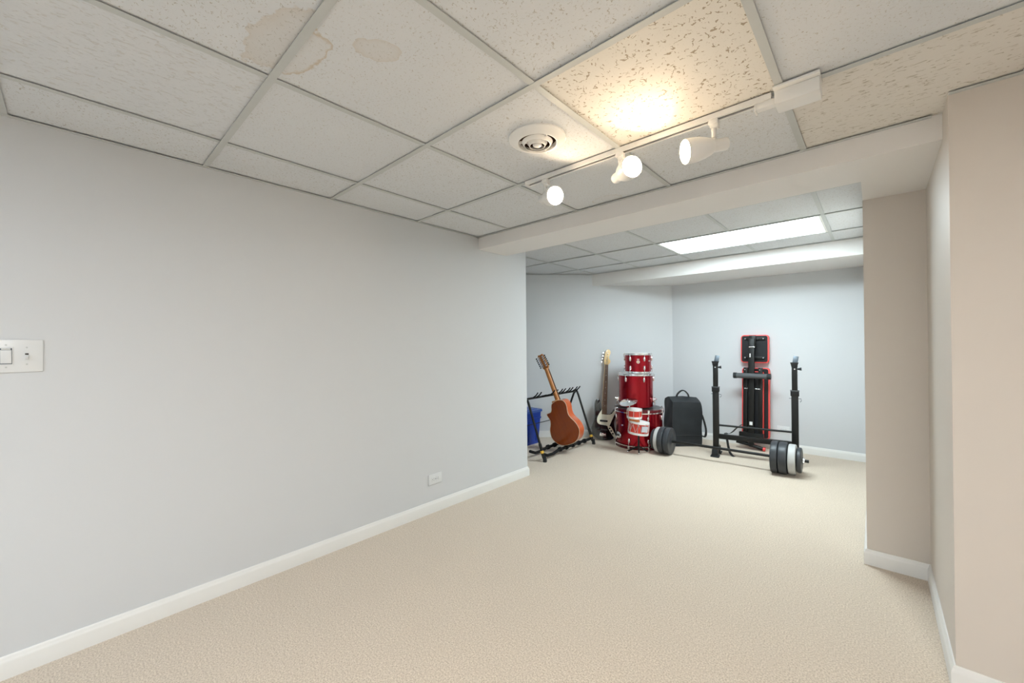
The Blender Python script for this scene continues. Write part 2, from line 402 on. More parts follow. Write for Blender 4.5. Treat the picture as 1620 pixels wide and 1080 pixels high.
# main room cells; column i spans GX+i*GS, row j spans GY+j*GS
for i in range(-1, 8):
    for j in range(-5, 3):
        if skip_light('m', i, j): continue
        x0, y0 = GX + i * GS, GY + j * GS
        p = [(x0, y0), (x0 + GS, y0), (x0 + GS, y0 + GS), (x0, y0 + GS)]
        p = clip(p, -1, 0, -XL); p = clip(p, 1, 0, XRR) if p else p; p = clip(p, 0, -1, -YRR) if p else p; p = clip(p, 0, 1, BY0) if p else p
        if area(p) < 1e-3: continue
        if j == 2 and x0 + GS > XP1:
            if x0 >= XP1: p = clip(p, 0, 1, YR)
            else: p = [(x0, y0), (x0 + GS, y0), (x0 + GS, YR), (XP1, YR), (XP1, BY0), (x0, BY0)]
        if area(p) < 1e-3: continue
        tile(p, ZC, variant(i, j), (VENT[0], VENT[1], 0.098) if (i, j) == (1, 1) else None)
# alcove cells
for i in range(-6, 3):
    for j in range(-2, 2):
        if skip_light('a', i, j): continue
        x0, y0 = AX + i * GS, AY + j * GS
        for reg in (0, 1):
            p = [(x0, y0), (x0 + GS, y0), (x0 + GS, y0 + GS), (x0, y0 + GS)]
            hp = [(-1, 0, -XL), (1, 0, XP0), (0, -1, -BY1), (0, 1, SY)] if reg == 0 else [(1, 0, XL), (0, -1, -YLE), (0, 1, SY), (-1, 1, DG)]
            for h in hp + [(-1, 1, DG)]: p = clip(p, *h) if len(p) > 2 else []
            if area(p) > 2e-3: tile(p, ZA, 'tile')
# exposed tees
def tee_bm(L):
    bm = bmesh.new(); box(bm, (L / 2, 0, 0.001), (L, 0.024, 0.002)); box(bm, (L / 2, 0, 0.018), (L, 0.003, 0.032)); return bm
def tee(p0, p1, z, name):
    d = Vector((p1[0] - p0[0], p1[1] - p0[1], 0)); o = obj(name, tee_bm(d.length), 'grid', ceil, False)
    o.location = (p0[0], p0[1], z); o.rotation_euler = (0, 0, math.atan2(d.y, d.x)); return o
for j in range(-4, 3):
    y = GY + j * GS; tee((XL + .002, y), (XRR - .002, y), ZC - .0005, 'main_runner')
for i in range(0, 8):
    x = GX + i * GS
    for j in range(-5, 3):
        ya = max(YRR, GY + j * GS) + .0125; yb = min((BY0 if x < XP1 else YR) + .012, GY + (j + 1) * GS) - .0125
        if ('m', i, j) in LIGHT_CELLS and ('m', i - 1, j) in LIGHT_CELLS: continue
        if yb - ya > .05: tee((x, ya), (x, yb), ZC, 'cross_tee')
for j in range(-1, 2):
    y = AY + j * GS; xa = max(y - DG, XL if y < YLE else -9); tee((xa + .003, y), (XP0 - .002, y), ZA - .0005, 'main_runner')
for i in range(-5, 3):
    x = AX + i * GS
    for j in range(-2, 2):
        ya = max(BY1 if x > XL else YLE, AY + j * GS) + .0125; yb = min(SY, x + DG, AY + (j + 1) * GS) - .0125
        if i == 1 and j == 0: continue
        if yb - ya > .05 and x < XP0: tee((x, ya), (x, yb), ZA, 'cross_tee')

# wall angle moulding along the ceiling edge
def angle_strip(n, pts, z, side, label):
    bm = bmesh.new()
    for (a, b) in zip(pts, pts[1:]):
        a, b = Vector((*a, 0)), Vector((*b, 0)); d = (b - a).normalized(); nrm = Vector((-d.y, d.x, 0)) * side
        for off, w, zz, h in ((0.011, 0.022, 0.0, 0.0016), (0.0012, 0.0016, 0.011, 0.022)):
            c = (a + b) / 2 + nrm * off; R = Matrix((d, nrm, Vector((0, 0, 1)))).transposed()
            box(bm, (c.x, c.y, z + zz + .0008), ((b - a).length, w, h), R)
    struct('trim_%d' % n, bm, 'grid', label, 'trim')
angle_strip(1, [(XL, YRR), (XL, BY0)], ZC - .001, -1, 'thin enamel wall angle where the long wall meets the ceiling')
angle_strip(2, [(XL, BY0), (XP1 - .03, BY0)], ZC - .001, -1, 'thin enamel wall angle along the top of the beam')
angle_strip(3, [(XP1, YR), (XRR, YR)], ZC - .001, -1, 'thin enamel wall angle at the top of the beige-tinted wall')
angle_strip(4, [(SY - DG, SY), (XP0, SY)], ZA - .001, -1, 'thin enamel wall angle along the top of the soffit')
angle_strip(5, [(XAL + .2, XAL + .2 + DG), (SY - DG, SY)], ZA - .001, -1, 'thin enamel wall angle at the top of the angled wall')

def baseboard(name, pts, side, label, h=0.083, t=0.013):
    prof = [(0, 0), (t, 0), (t, h * 0.72), (t * 0.85, h * 0.80), (t * 0.62, h * 0.85), (t * 0.60, h * 0.93), (t * 0.30, h), (0, h)]
    bm = bmesh.new(); P = [Vector((*p, 0)) for p in pts]; rings = []
    for i, p in enumerate(P):
        ds = []
        if i > 0: ds.append((P[i] - P[i - 1]).normalized())
        if i < len(P) - 1: ds.append((P[i + 1] - P[i]).normalized())
        ns = [Vector((-d.y, d.x, 0)) * side for d in ds]
        nn = sum(ns, Vector()).normalized(); k = 1 / max(0.3, nn.dot(ns[0]))
        rings.append([bm.verts.new(p + nn * (k * o) + Vector((0, 0, z))) for o, z in prof])
    m = len(prof)
    for A, Bq in zip(rings, rings[1:]):
        for k in range(m): bm.faces.new((A[k], A[(k + 1) % m], Bq[(k + 1) % m], Bq[k]))
    bm.faces.new(rings[0]); bm.faces.new(list(reversed(rings[-1])))
    o = tag(obj(name, bm, 'trim', None), label, 'baseboard', kind='structure'); return o
baseboard('baseboard_left', [(XL, YRR), (XL, YLE), (XAL + .1, YLE)], -1, 'white baseboard along the long grey wall')
baseboard('baseboard_back', [(XAL + .05, XAL + .05 + DG), (YB - DG, YB), (XP0, YB)], -1, 'white baseboard along the angled wall and back wall of the alcove')
baseboard('baseboard_right', [(XP0, YB - .02), (XP0, YP), (XP1, YP), (XP1, YR), (XRR, YR)], -1, 'white baseboard round the beige-tinted pillar, recess and right wall')

# ---------------------------------------------------------------- fluorescent panels: the alcove lamp and two added fill panels
def troffer(x0, y0, z, label, diff):
    w, d = 2 * GS, GS; t = thing('ceiling_light_panel', label, 'ceiling light', (x0 + w / 2, y0 + d / 2, z))
    bm = bmesh.new(); fw = 0.016; iw, idp = w - .024, d - .024
    for sx in (-1, 1): box(bm, (sx * (iw / 2 - fw / 2), 0, 0.006), (fw, idp, 0.008)); box(bm, (0, sx * (idp / 2 - fw / 2), 0.006), (iw - 2 * fw, fw, 0.008))
    box(bm, (0, 0, 0.03), (iw, idp, 0.02))
    obj('frame', bm, 'white', t, False)
    part('diffuser', diff, t, box, (0, 0, 0.010), (iw - 2 * fw, idp - 2 * fw, 0.006), smooth=False)
    return t
troffer(AX, AY, ZA, 'bright white rectangular light panel in the alcove ceiling', 'diff')
troffer(GX + GS, GY - 4 * GS, ZC, 'unseen light panel added as cool fill in the ceiling near the rear wall', 'fill_rear')
troffer(GX + 3 * GS, GY - 2 * GS, ZC, 'unseen light panel added as fill in the main room ceiling', 'fill_room')

# ---------------------------------------------------------------- track light
TY = 1.6645
tl = thing('track_light', 'white three-head track light with box feed mounted along the ceiling grid', 'track light', (-0.83, TY, ZC))
TX0, TX1 = -1.38 + .83, -0.262 + .83
bm = bmesh.new()
for sy in (-1, 1): box(bm, ((TX0 + TX1) / 2, sy * .0155, -.010), (TX1 - TX0, .005, .020))
for sy in (-1, 1): box(bm, ((TX0 + TX1) / 2, sy * .0105, -.0185), (TX1 - TX0, .006, .003))
box(bm, ((TX0 + TX1) / 2, 0, -.002), (TX1 - TX0, .030, .004)); box(bm, (TX0 - .004, 0, -.010), (.010, .037, .021), None, .002)
trk = obj('track', bm, 'white', tl, False)
part('conductor_channel', 'copper', trk, box, ((TX0 + TX1) / 2, 0, -.008), (TX1 - TX0 - .004, .024, .007), smooth=False)
parts('live_end_connector', 'white', tl, (box, ((TX1 - .02, .004, -.030), (.065, .030, .022), None, .003), {}), (box, ((TX1 - .05, .006, -.03), (.006, .036, .03), None, .001), {}))
fx0, fx1 = -0.250 + .83, -0.125 + .83
feed = parts('feed_box', 'white', tl, (box, (((fx0 + fx1) / 2, .006, -.032), (fx1 - fx0, .078, .046), None, .003), {}), (box, (((fx0 + fx1) / 2, -.012, -.005), (fx1 - fx0 + .004, .085, .008), None, .001), {}))
part('wire', 'slot', tl, tube, [(TX1 - .002, .000, -.022), (TX1 + .012, -.004, -.020), (fx0 + .004, -.006, -.026)], .003, 8)
part('wire', 'green', tl, tube, [(TX1 - .002, .010, -.026), (TX1 + .012, .016, -.031), (fx0 + .004, .014, -.034)], .0028, 8)
def head(x, az, el, L=0.175):
    """spot head; az: world direction of the beam, el: elevation"""
    d = Vector((math.cos(az) * math.cos(el), math.sin(az) * math.cos(el), math.sin(el)))
    J = Vector((x, 0, -.118))                     # swivel point at the neck of the bell
    m = basis(d).to_4x4(); m.translation = J
    bm = bmesh.new()
    prof = [(0, -.052), (.019, -.052), (.0225, -.049), (.0235, -.044), (.0235, .004), (.0250, .006), (.030, .014), (.0375, .034), (.043, .058), (.046, .085), (.0465, .108), (.0455, .114), (.0435, .114), (.0435, .085), (.040, .058), (.034, .034), (.02, .02), (0, .02)]
    lathe(bm, prof, m, 28, cap=False)
    h = obj('spot_head', bm, 'white', tl)
    bm = bmesh.new(); lathe(bm, [(0, .05), (.034, .06), (.040, .085), (.0415, .096), (.039, .101), (.028, .106), (.014, .109), (0, .110)], m, 24, cap=False)
    obj('bulb', bm, 'bulb', h)
    bm = bmesh.new(); box(bm, (x, 0, -.028), (.034, .030, .020), None, .003); box(bm, (x + .004, .003, -.044), (.026, .026, .016), None, .003)
    obj('track_adapter', bm, 'white', h)
    back = J + d * (-.022)
    bm = bmesh.new(); cyl(bm, (x, 0, -.05), (x, 0, -.085), .0085, None, 12); cyl(bm, (x, 0, -.085), back, .0062, .0062, 12); lathe(bm, [(.009, -.052), (.010, -.056), (.009, -.060)], Matrix.Translation((x, 0, 0)), 12)
    obj('stem', bm, 'white', h)
    return h
def az_to(dx, dy): return math.atan2(dy, dx)
head(-1.262 + .83, math.radians(-28), math.radians(-12))
head(-0.842 + .83, math.radians(-38), math.radians(-5))
head(-0.452 + .83, math.radians(-138), math.radians(-11))

# ---------------------------------------------------------------- ceiling vent
cv = thing('ceiling_vent', 'round white ceiling air vent with concentric rings', 'vent', (VENT[0], VENT[1], ZC))
def ring_l(prof, n=40):
    bm = bmesh.new(); lathe(bm, prof + [prof[0]], Matrix(), n, cap=False); return bm
obj('flange', ring_l([(.121, .006), (.122, .000), (.116, -.004), (.104, -.006), (.096, -.013), (.087, -.018), (.083, -.018), (.081, -.014), (.083, .004), (.090, .006)]), 'white', cv)
for r, z in ((.062, -.020), (.039, -.024)):
    obj('ring', ring_l([(r - .008, z - .004), (r - .006, z - .004), (r + .004, z + .010), (r + .0025, z + .011)]), 'white', cv)
bm = bmesh.new(); lathe(bm, [(0, -.030), (.014, -.029), (.019, -.025), (.020, -.018), (.017, -.018), (0, -.022)], Matrix(), 30, cap=False); obj('center_disc', bm, 'white', cv)
for k in range(3):
    a = math.radians(100 + 120 * k); R = Matrix.Rotation(a, 3, 'Z')
    part('spoke', 'white', cv, box, R @ Vector((.050, 0, -.010)), (.066, .004, .010), R)
bm = bmesh.new(); lathe(bm, [(.096, .004), (.096, .12), (0, .12)], Matrix(), 32, cap=False); obj('duct', bm, 'duct', cv)

# ---------------------------------------------------------------- switch and outlets
sw = thing('light_switch', 'white switch plate with rocker and toggle on the long grey wall', 'light switch', (XL, -0.1705, 1.137))
part('plate', 'plastic_w', sw, box, (.003, 0, .062), (.006, .205, .124), None, .002)
def decora(cy):
    o = part('rocker_frame', 'plastic_w', sw, box, (.0065, cy, .062), (.003, .036, .070), None, .001)
    part('rocker_gap', 'steel', o, box, (.0076, cy, .062), (.0016, .029, .060))
    part('rocker', 'plastic_w', o, box, (.0100, cy, .060), (.005, .0265, .050), Matrix.Rotation(.06, 3, 'Y'), .001)
    part('rocker_bar', 'white', o, box, (.0105, cy, .0885), (.005, .022, .004), None, .001)
decora(0.012); decora(-0.060)
tg = parts('toggle', 'plastic_w', sw, (box, ((.0066, .062, .062), (.002, .012, .026)), {}), (box, ((.014, .062, .058), (.018, .008, .010), Matrix.Rotation(.5, 3, 'Y'), .001), {}))
part('toggle_slot', 'slot', tg, box, (.0073, .062, .069), (.0012, .009, .006))
for cy, zz in ((.012, .104), (.012, .020), (-.06, .104), (-.06, .020), (.062, .094), (.062, .030)):
    part('screw', 'grid', sw, cyl, (.004, cy, zz), (.0072, cy, zz), .003, None, 10)
def outlet(mat, label):
    t = thing('wall_outlet', label, 'outlet', mat=mat)
    part('plate', 'plastic_w', t, box, (0, .003, 0), (.118, .006, .076), None, .002)
    for s in (-1, 1):
        f = part('socket', 'plastic_w', t, box, (s * .0195, .0068, 0), (.030, .003, .034), None, .0012)
        for q in (-1, 1): part('slot', 'slot', f, box, (s * .0195 - .004, .0084, q * .006), (.008, .0008, .0022))
        part('ground_hole', 'slot', f, box, (s * .0195 + .008, .0084, 0), (.004, .0008, .004))
    part('screw', 'steel', t, cyl, (0, .005, 0), (0, .0074, 0), .0028, None, 10)
m = Matrix.Rotation(-math.pi / 2, 4, 'Z'); m.translation = (XL, 1.809, .241); outlet(m, 'cream outlet low on the long grey wall above its baseboard')
m = Matrix.Rotation(math.pi, 4, 'Z'); m.translation = (-0.778, YB, .234); outlet(m, 'white outlet on the back wall behind the weight rack')

# ---------------------------------------------------------------- guitar rack
ST = thing('guitar_stand', 'black folding multi-guitar rack with foam rails and yellow collars', 'guitar stand', (-2.555, 3.79, 0))
yA, yB_ = -0.485, 0.485
topx, topz = -0.222, 0.632
for k, y in enumerate((yA, yB_)):
    f = Vector((0, y, .02)); tp = Vector((topx, y - .0, topz)); rr = Vector((-0.50, y, .02))
    pts = [f, f.lerp(tp, .92)] + [Vector(p) for p in [(topx + .012 - .012, y, topz - .010), (topx - .022, y, topz - .004), (topx - .05, y, topz - .035)]] + [rr]
    leg = part('side_frame', 'black', ST, tube, pts, .0125, 12)
    part('lower_sleeve', 'black', leg, tube, [f.lerp(tp, .03), f.lerp(tp, .26)], .0165, 12)
    part('collar', 'yellow', leg, tube, [f.lerp(tp, .105), f.lerp(tp, .145)], .0185, 12)
    for q in (Vector((.008, y, 0)), Vector((-.505, y, 0))):
        bm = bmesh.new(); lathe(bm, [(.019, 0), (.021, .01), (.018, .03), (.0135, .06)], Matrix.Translation(q), 12); obj('rubber_foot', bm, 'rubber', leg)
part('top_bar', 'black', ST, tube, [(topx - .01, yA, topz - .002), (topx - .01, yB_ + .01, topz - .002)], .012, 12)
for k in range(6):
    y0 = yA + .105 + k * .155
    for dy in (0, .062):
        part('neck_peg', 'foam', ST, tube, [(topx - .005, y0 + dy, topz + .004), (topx + .035, y0 + dy, topz + .03), (topx + .062, y0 + dy, topz + .062)] if not (k in (1,)) else [(topx - .005, y0 + dy, topz + .004), (topx + .028, y0 + dy, topz + .012), (topx + .06, y0 + dy, topz + .022)], .007, 8)
for x, z, ya, yb in ((-.035, .058, yA, yB_ + .0), (-.20, .056, yA, yB_)):
    bm = bmesh.new(); tube(bm, [(x + .01, ya, z + .02), (x, ya + .10, z - .018), (x, ya + .20, z - .02), (x, ya + .30, z), (x, yb, z + .004)], .016, 12)
    rl = obj('foam_rail', bm, 'foam', ST)
    for k in range(5):
        yy = ya + .33 + k * .125
        part('rail_ring', 'foam', rl, tube, [(x, yy - .013, z + .001), (x, yy + .013, z + .001)], .026, 14)
part('stretcher', 'black', ST, tube, [(-.405, yA, .29), (-.405, yB_, .29)], .005, 8)

# ---------------------------------------------------------------- acoustic guitar (stands sideways on the rack)
Gb, Gh = Vector((-2.520, 3.708, .108)), Vector((-2.908, 3.628, 1.094))
v = (Gh - Gb).normalized(); w = Vector((0, -1, 0)); w = (w - w.dot(v) * v).normalized(); u = v.cross(w)
GL = (Gh - Gb).length
GM = Matrix((u, v, w)).transposed().to_4x4(); GM.translation = Gb
AG = thing('acoustic_guitar', 'glossy reddish brown acoustic guitar turned back outward in the black rack', 'guitar', mat=GM)
half = [(0.0, 0.0), (.085, .008), (.150, .045), (.192, .105), (.197, .155), (.180, .215), (.150, .265), (.134, .305), (.136, .350), (.148, .395), (.147, .440), (.120, .478), (.070, .493), (.030, .495)]
lefts = [(-.030, .480), (-.052, .452), (-.066, .418), (-.086, .396), (-.118, .392), (-.146, .390), (-.152, .372), (-.140, .335), (-.136, .305), (-.152, .262), (-.182, .212), (-.197, .155), (-.192, .105), (-.150, .045), (-.085, .008)]
outl = catmull(half + lefts, 4)
def inset(P, d):
    out = []; n = len(P)
    for i in range(n):
        a, b = Vector(P[i - 1]), Vector(P[(i + 1) % n]); t = (b - a).normalized(); nn = Vector((-t.y, t.x))
        out.append((P[i][0] + nn.x * d, P[i][1] + nn.y * d))
    return out
body = part('body', 'mahog_side', AG, prism, outl, -.100, -.002)
part('back_plate', 'mahog', body, prism, inset(outl, .004), -.003, .002)
part('soundboard', 'spruce', body, prism, inset(outl, .003), -.103, -.099)
b3 = [(x, y, -.001) for x, y in outl]
part('binding', 'binding', body, tube, b3, .0028, 6, closed=True)
nk = bmesh.new()
rows = []
for vv, hw, dep in ((.452, .031, .055), (.475, .030, .042), (.500, .0285, .026), (.56, .0275, .022), (.75, .0255, .020), (.865, .0245, .019), (.885, .027, .018)):
    rr = []
    for k in range(9):
        a = math.pi * k / 8; rr.append(nk.verts.new((hw * math.cos(a), vv, -.100 + .012 + dep * math.sin(a) + (.055 if vv < .48 else 0) * 0)))
    rows.append(rr)
for a, b in zip(rows, rows[1:]):
    for k in range(8): nk.faces.new((a[k], a[k + 1], b[k + 1], b[k]))
    nk.faces.new((a[8], a[0], b[0], b[8]))
nk.faces.new(rows[0]); nk.faces.new(rows[-1])
neck = obj('neck', nk, 'neck', AG)
part('heel', 'neck', neck, prism, [(-.030, .440), (.030, .440), (.024, .505), (-.024, .505)], -.098, .000, bev=.006)
part('fretboard', 'rosewood', neck, prism, [(-.029, .34), (.029, .34), (.024, .872), (-.024, .872)], -.110, -.102)
hsM = Matrix.Translation((0, .872, -.098)) @ Matrix.Rotation(math.radians(9), 4, 'X')
hsl = GL - .872
hs = part('headstock', 'neck', neck, prism, [(-.025, 0), (-.045, .03), (-.043, hsl - .02), (-.028, hsl), (0, hsl - .008), (.028, hsl), (.043, hsl - .02), (.045, .03), (.025, 0)], -.008, .008, hsM, .002)
bm = bmesh.new()
box(bm, (0, 0, .004), (.020, .017, .008), None, .002); cyl(bm, (-.010, 0, .004), (-.030, 0, .004), .0025, None, 8); box(bm, (-.038, 0, .004), (.016, .017, .009), None, .003)
first = None
for s in (-1, 1):
    for k in range(6):
        lm = hsM @ Matrix.Translation((s * .026, .045 + k * (hsl - .075) / 5, .008)) @ (Matrix.Rotation(math.pi, 4, 'Z') if s > 0 else Matrix())
        if first is None:
            first = obj('tuner', bm, 'chrome', AG); first.matrix_local = lm
            first.data.materials.append(M['black_pl'])
            for p in first.data.polygons:
                if p.center.x < -.0295: p.material_index = 1
        else:
            o = inst(first, 'tuner', AG); o.matrix_local = lm

# ---------------------------------------------------------------- electric bass leaning on the angled wall
Bb = Vector((-2.540, 4.536, .002)); Bt = Vector((-2.598, 4.775, 1.140))
v = (Bt - Bb).normalized(); nw = Vector((1, -1, 0)).normalized(); w = (nw - nw.dot(v) * v).normalized(); u = v.cross(w)
BL = (Bt - Bb).length
BM = Matrix((u, v, w)).transposed().to_4x4(); BM.translation = Bb
EB = thing('bass_guitar', 'black electric bass with cream pickguard leaning on the angled wall', 'bass guitar', mat=BM)
bo = [(.02, .000), (.085, .012), (.120, .050), (.135, .095), (.118, .165), (.108, .225), (.122, .300), (.136, .350), (.132, .395), (.112, .408), (.094, .380), (.076, .345), (.045, .328), (.0, .330), (-.035, .345), (-.064, .370), (-.076, .420), (-.082, .475), (-.106, .506), (-.134, .498), (-.150, .455), (-.150, .390), (-.142, .320), (-.146, .255), (-.170, .185), (-.178, .115), (-.158, .055), (-.100, .012), (-.04, .000)]
bol = catmull(bo, 4)
bbody = part('body', 'black_gloss', EB, prism, bol, -.040, 0, bev=.006)
pg = catmull([(-.045, .430), (-.062, .375), (-.088, .330), (-.112, .270), (-.110, .215), (-.080, .190), (-.030, .185), (.015, .180), (.040, .165), (.058, .205), (.080, .260), (.105, .320), (.122, .360), (.116, .398), (.098, .370), (.072, .335), (.045, .322), (.035, .322), (-.035, .325)], 4)
part('pickguard', 'cream', bbody, prism, pg, .000, .0035)
cp = part('control_plate', 'cream', bbody, prism, catmull([(.040, .172), (.020, .185), (.040, .140), (.080, .085), (.110, .045), (.126, .048), (.128, .075), (.100, .125), (.066, .175)], 3), .0005, .004)
for x, y in ((.050, .150), (.072, .120), (.094, .088)):
    part('knob', 'black_pl', cp, cyl, (x, y, .003), (x, y, .018), .0105, .009, 14)
for x, y, vv in ((-.03, 0, .235), (-.02, 0, .085 + .05)):
    pass
part('pickup', 'black_pl', bbody, box, (-.030, .236, .008), (.098, .022, .012), None, .002)
part('pickup', 'slot', bbody, box, (-.020, .128, .004), (.092, .018, .008), None, .002)
part('bridge', 'chrome', bbody, box, (-.030, .065, .006), (.085, .040, .010), None, .002)
for s in range(4): part('saddle', 'chrome', bbody, box, (-.058 + s * .019, .068, .013), (.013, .022, .006), None, .001)
nb = bmesh.new(); n0, n1 = .318, BL - .205
prism(nb, [(-.060, n0), (.004, n0), (-.006 + .0, n1), (-.048, n1)], -.020, .006)
bneck = obj('neck', nb, 'maple', EB, False)
part('fretboard', 'rosewood', bneck, prism, [(-.060, n0), (.004, n0), (-.007, n1), (-.047, n1)], .006, .0115)
for k in range(16):
    t = 1 - (2 ** (-k / 12.0) - 2 ** (-20 / 12.0)) / (1 - 2 ** (-20 / 12.0)); yy = n1 - t * (n1 - n0)
    hw = .020 + (.032 - .020) * (n1 - yy) / (n1 - n0); cx = -.027 - .001 * (n1 - yy) / (n1 - n0)
    if k: part('fret', 'chrome', bneck, box, (cx, yy, .0118), (2 * hw, .0016, .0012))
    if k in (3, 5, 7, 9, 12, 15):
        part('marker_dot', 'dot', bneck, cyl, (cx, yy + .010, .0112), (cx, yy + .010, .0121), .0038, None, 10)
hsp = catmull([(-.047, n1), (-.056, n1 + .018), (-.060, n1 + .055), (-.056, n1 + .110), (-.048, n1 + .165), (-.030, n1 + .198), (-.002, n1 + .203), (.016, n1 + .182), (.018, n1 + .150), (.004, n1 + .118), (.004, n1 + .080), (.022, n1 + .060), (.020, n1 + .028), (.002, n1 + .012), (-.007, n1)], 4)
bh = part('headstock', 'maple', bneck, prism, hsp, -.012, .003, bev=.002)
bt = None
for k in range(4):
    p = Vector((-.040 + .006 * k, n1 + .030 + .040 * k, .003))
    bm = bmesh.new(); cyl(bm, p, p + Vector((0, 0, .014)), .006, .005, 10); cyl(bm, p + Vector((-.008, 0, -.010)), p + Vector((-.042, 0, -.010)), .0035, None, 8)
    box(bm, p + Vector((-.050, 0, -.010)), (.018, .020, .006), None, .002)
    obj('tuner', bm, 'chrome', EB)
for s in range(4):
    a = Vector((-.058 + s * .019, .068, .017)); b = Vector((-.043 + s * .0105, n1, .015)); c = Vector((-.040 + .006 * s, n1 + .030 + .040 * s, .013))
    part('string', 'steel', EB, tube, [a, b, c], .0011, 5)

# ---------------------------------------------------------------- drums
def lug(h=.05):
    bm = bmesh.new(); lathe(bm, [(.004, -h / 2), (.011, -h / 2 + .006), (.014, -h * .1), (.012, h * .25), (.008, h / 2)], Matrix.Translation((.006, 0, 0)), 10); return bm
def drum(name, label, c, z, r, h, nl, hoops, mat_shell='red_sparkle', bass=False, hh=.028, phase=0.0, head='head_w', cat='drum'):
    t = thing(name, label, cat, (c[0], c[1], z))
    hz = hh if bass else 0.0
    bm = bmesh.new(); lathe(bm, [(r, .004), (r, h - .004)], Matrix(), 56); obj('shell', bm, mat_shell, t)
    ro = r + .008
    for k, zz in enumerate(hoops):
        bm = bmesh.new()
        if bass:
            lathe(bm, [(r - .004, zz - hh / 2), (ro + .006, zz - hh / 2), (ro + .006, zz + hh / 2), (r - .004, zz + hh / 2), (r - .004, zz - hh / 2)], Matrix(), 56, cap=False)
            hp = obj('hoop', bm, 'red_dark', t)
            bm = bmesh.new(); s = -1 if zz > h / 2 else 1; zc = zz + s * hh * .32
            lathe(bm, [(ro + .004, zc - .006), (ro + .0085, zc - .005), (ro + .0085, zc + .005), (ro + .004, zc + .006)], Matrix(), 56, cap=False); obj('chrome_strip', bm, 'chrome', hp)
        else:
            lathe(bm, [(r - .003, zz - .010), (ro, zz - .012), (ro + .006, zz - .010), (ro + .002, zz - .006), (ro + .001, zz + .010), (ro + .004, zz + .013), (r - .003, zz + .012), (r - .003, zz - .010)], Matrix(), 56, cap=False)
            obj('hoop', bm, 'chrome', t)
    bm = bmesh.new(); lathe(bm, [(0, h - .003), (r - .002, h - .003), (r - .002, h + .001), (0, h + .001)], Matrix(), 40, cap=False); obj('drumhead', bm, head, t)
    src = None; rod = None; claw = None
    for k in range(nl):
        a = phase + 2 * math.pi * k / nl
        for zz in hoops:
            s = 1 if zz > h / 2 else -1; lz = zz - s * (.075 if bass else .055)
            if src is None: src = obj('lug', lug(), 'chrome', t); o = src
            else: o = inst(src, 'lug', t)
            o.location = (r * math.cos(a), r * math.sin(a), lz); o.rotation_euler = (0 if s < 0 else math.pi, 0, a)
            if s > 0: o.rotation_euler = (math.pi, 0, a)
            rr = r + (.022 if bass else .012)
            if rod is None:
                bm = bmesh.new(); cyl(bm, (0, 0, -.04 if bass else -.03), (0, 0, .04 if bass else .022), .0032, None, 8); lathe(bm, [(.0055, .030 if bass else .010), (.0055, .05 if bass else .022)], Matrix(), 8)
                rod = obj('tension_rod', bm, 'chrome', t); o = rod
            else: o = inst(rod, 'tension_rod', t)
            o.location = (rr * math.cos(a), rr * math.sin(a), zz - s * .02); o.rotation_euler = (0 if s > 0 else math.pi, 0, a)
            if bass:
                if claw is None:
                    bm = bmesh.new(); box(bm, (ro + .012, 0, 0), (.014, .024, .040), None, .004); box(bm, (ro - .002, 0, .022), (.036, .022, .006), None, .002); claw = obj('claw', bm, 'chrome', t); o = claw
                else: o = inst(claw, 'claw', t)
                o.location = (0, 0, zz); o.rotation_euler = (0 if s > 0 else math.pi, 0, a if s > 0 else a)
    return t
DC = (-2.125, 4.612)
tocam = math.atan2(-DC[1], -DC[0])
BD = drum('bass_drum', 'large red bass drum standing upright on the carpet under two smaller drums', DC, 0, .268, .452, 8, (.022, .430), bass=True, hh=.044, phase=tocam + math.radians(22), head='head_d')
# tom mount plate and spur on the shell
R = Matrix.Rotation(tocam - 1.02, 4, 'Z')
bm = bmesh.new(); lathe(bm, [(0, .012), (.020, .012), (.034, .008), (.038, 0)], R @ Matrix.Translation((.272, 0, .135)) @ Matrix.Rotation(math.pi / 2, 4, 'Y') @ Matrix.Diagonal((1.0, 1.55, 1, 1)), 24, cap=False)
mp_ = obj('tom_mount', bm, 'chrome', BD)
bm = bmesh.new(); cyl(bm, R @ Vector((.280, -.02, .135)), R @ Vector((.295, -.02, .135)), .013, None, 14); cyl(bm, R @ Vector((.280, .022, .138)), R @ Vector((.292, .022, .138)), .011, None, 14); obj('mount_hole', bm, 'slot', mp_)
R = Matrix.Rotation(tocam - .75, 4, 'Z')
part('air_vent', 'chrome', BD, cyl, R @ Vector((.268, 0, .262)), R @ Vector((.282, 0, .262)), .012, .008, 14)
FC = (-2.157, 4.610)
FT = drum('floor_tom', 'tall red floor tom stacked on the bass drum', FC, .463, .198, .395, 6, (.385,), phase=tocam + math.radians(27))
for da in (-1.35, 1.25, 2.9):
    R = Matrix.Rotation(tocam + da, 4, 'Z')
    bm = bmesh.new(); box(bm, R @ Vector((.210, 0, .085)), (.026, .034, .05), R.to_3x3(), .005); cyl(bm, R @ Vector((.226, 0, .03)), R @ Vector((.226, 0, .12)), .006, None, 10); cyl(bm, R @ Vector((.222, 0, .09)), R @ Vector((.250, 0, .10)), .010, .008, 10)
    obj('leg_bracket', bm, 'chrome', FT)
RC = (-2.128, 4.612)
RT = drum('tom_drum', 'small red tom with round badge on top of the drum stack', RC, .862, .151, .240, 6, (.012, .228), phase=tocam + math.radians(27))
R = Matrix.Rotation(tocam + .02, 4, 'Z')
bg = part('badge', 'chrome', RT, cyl, R @ Vector((.148, 0, .140)), R @ Vector((.1545, 0, .140)), .020, .019, 20)
part('badge_center', 'gold', bg, cyl, R @ Vector((.154, 0, .138)), R @ Vector((.156, 0, .138)), .009, None, 14)
part('badge_bar', 'chrome', bg, box, R @ Vector((.152, 0, .170)), (.004, .026, .010), R.to_3x3())
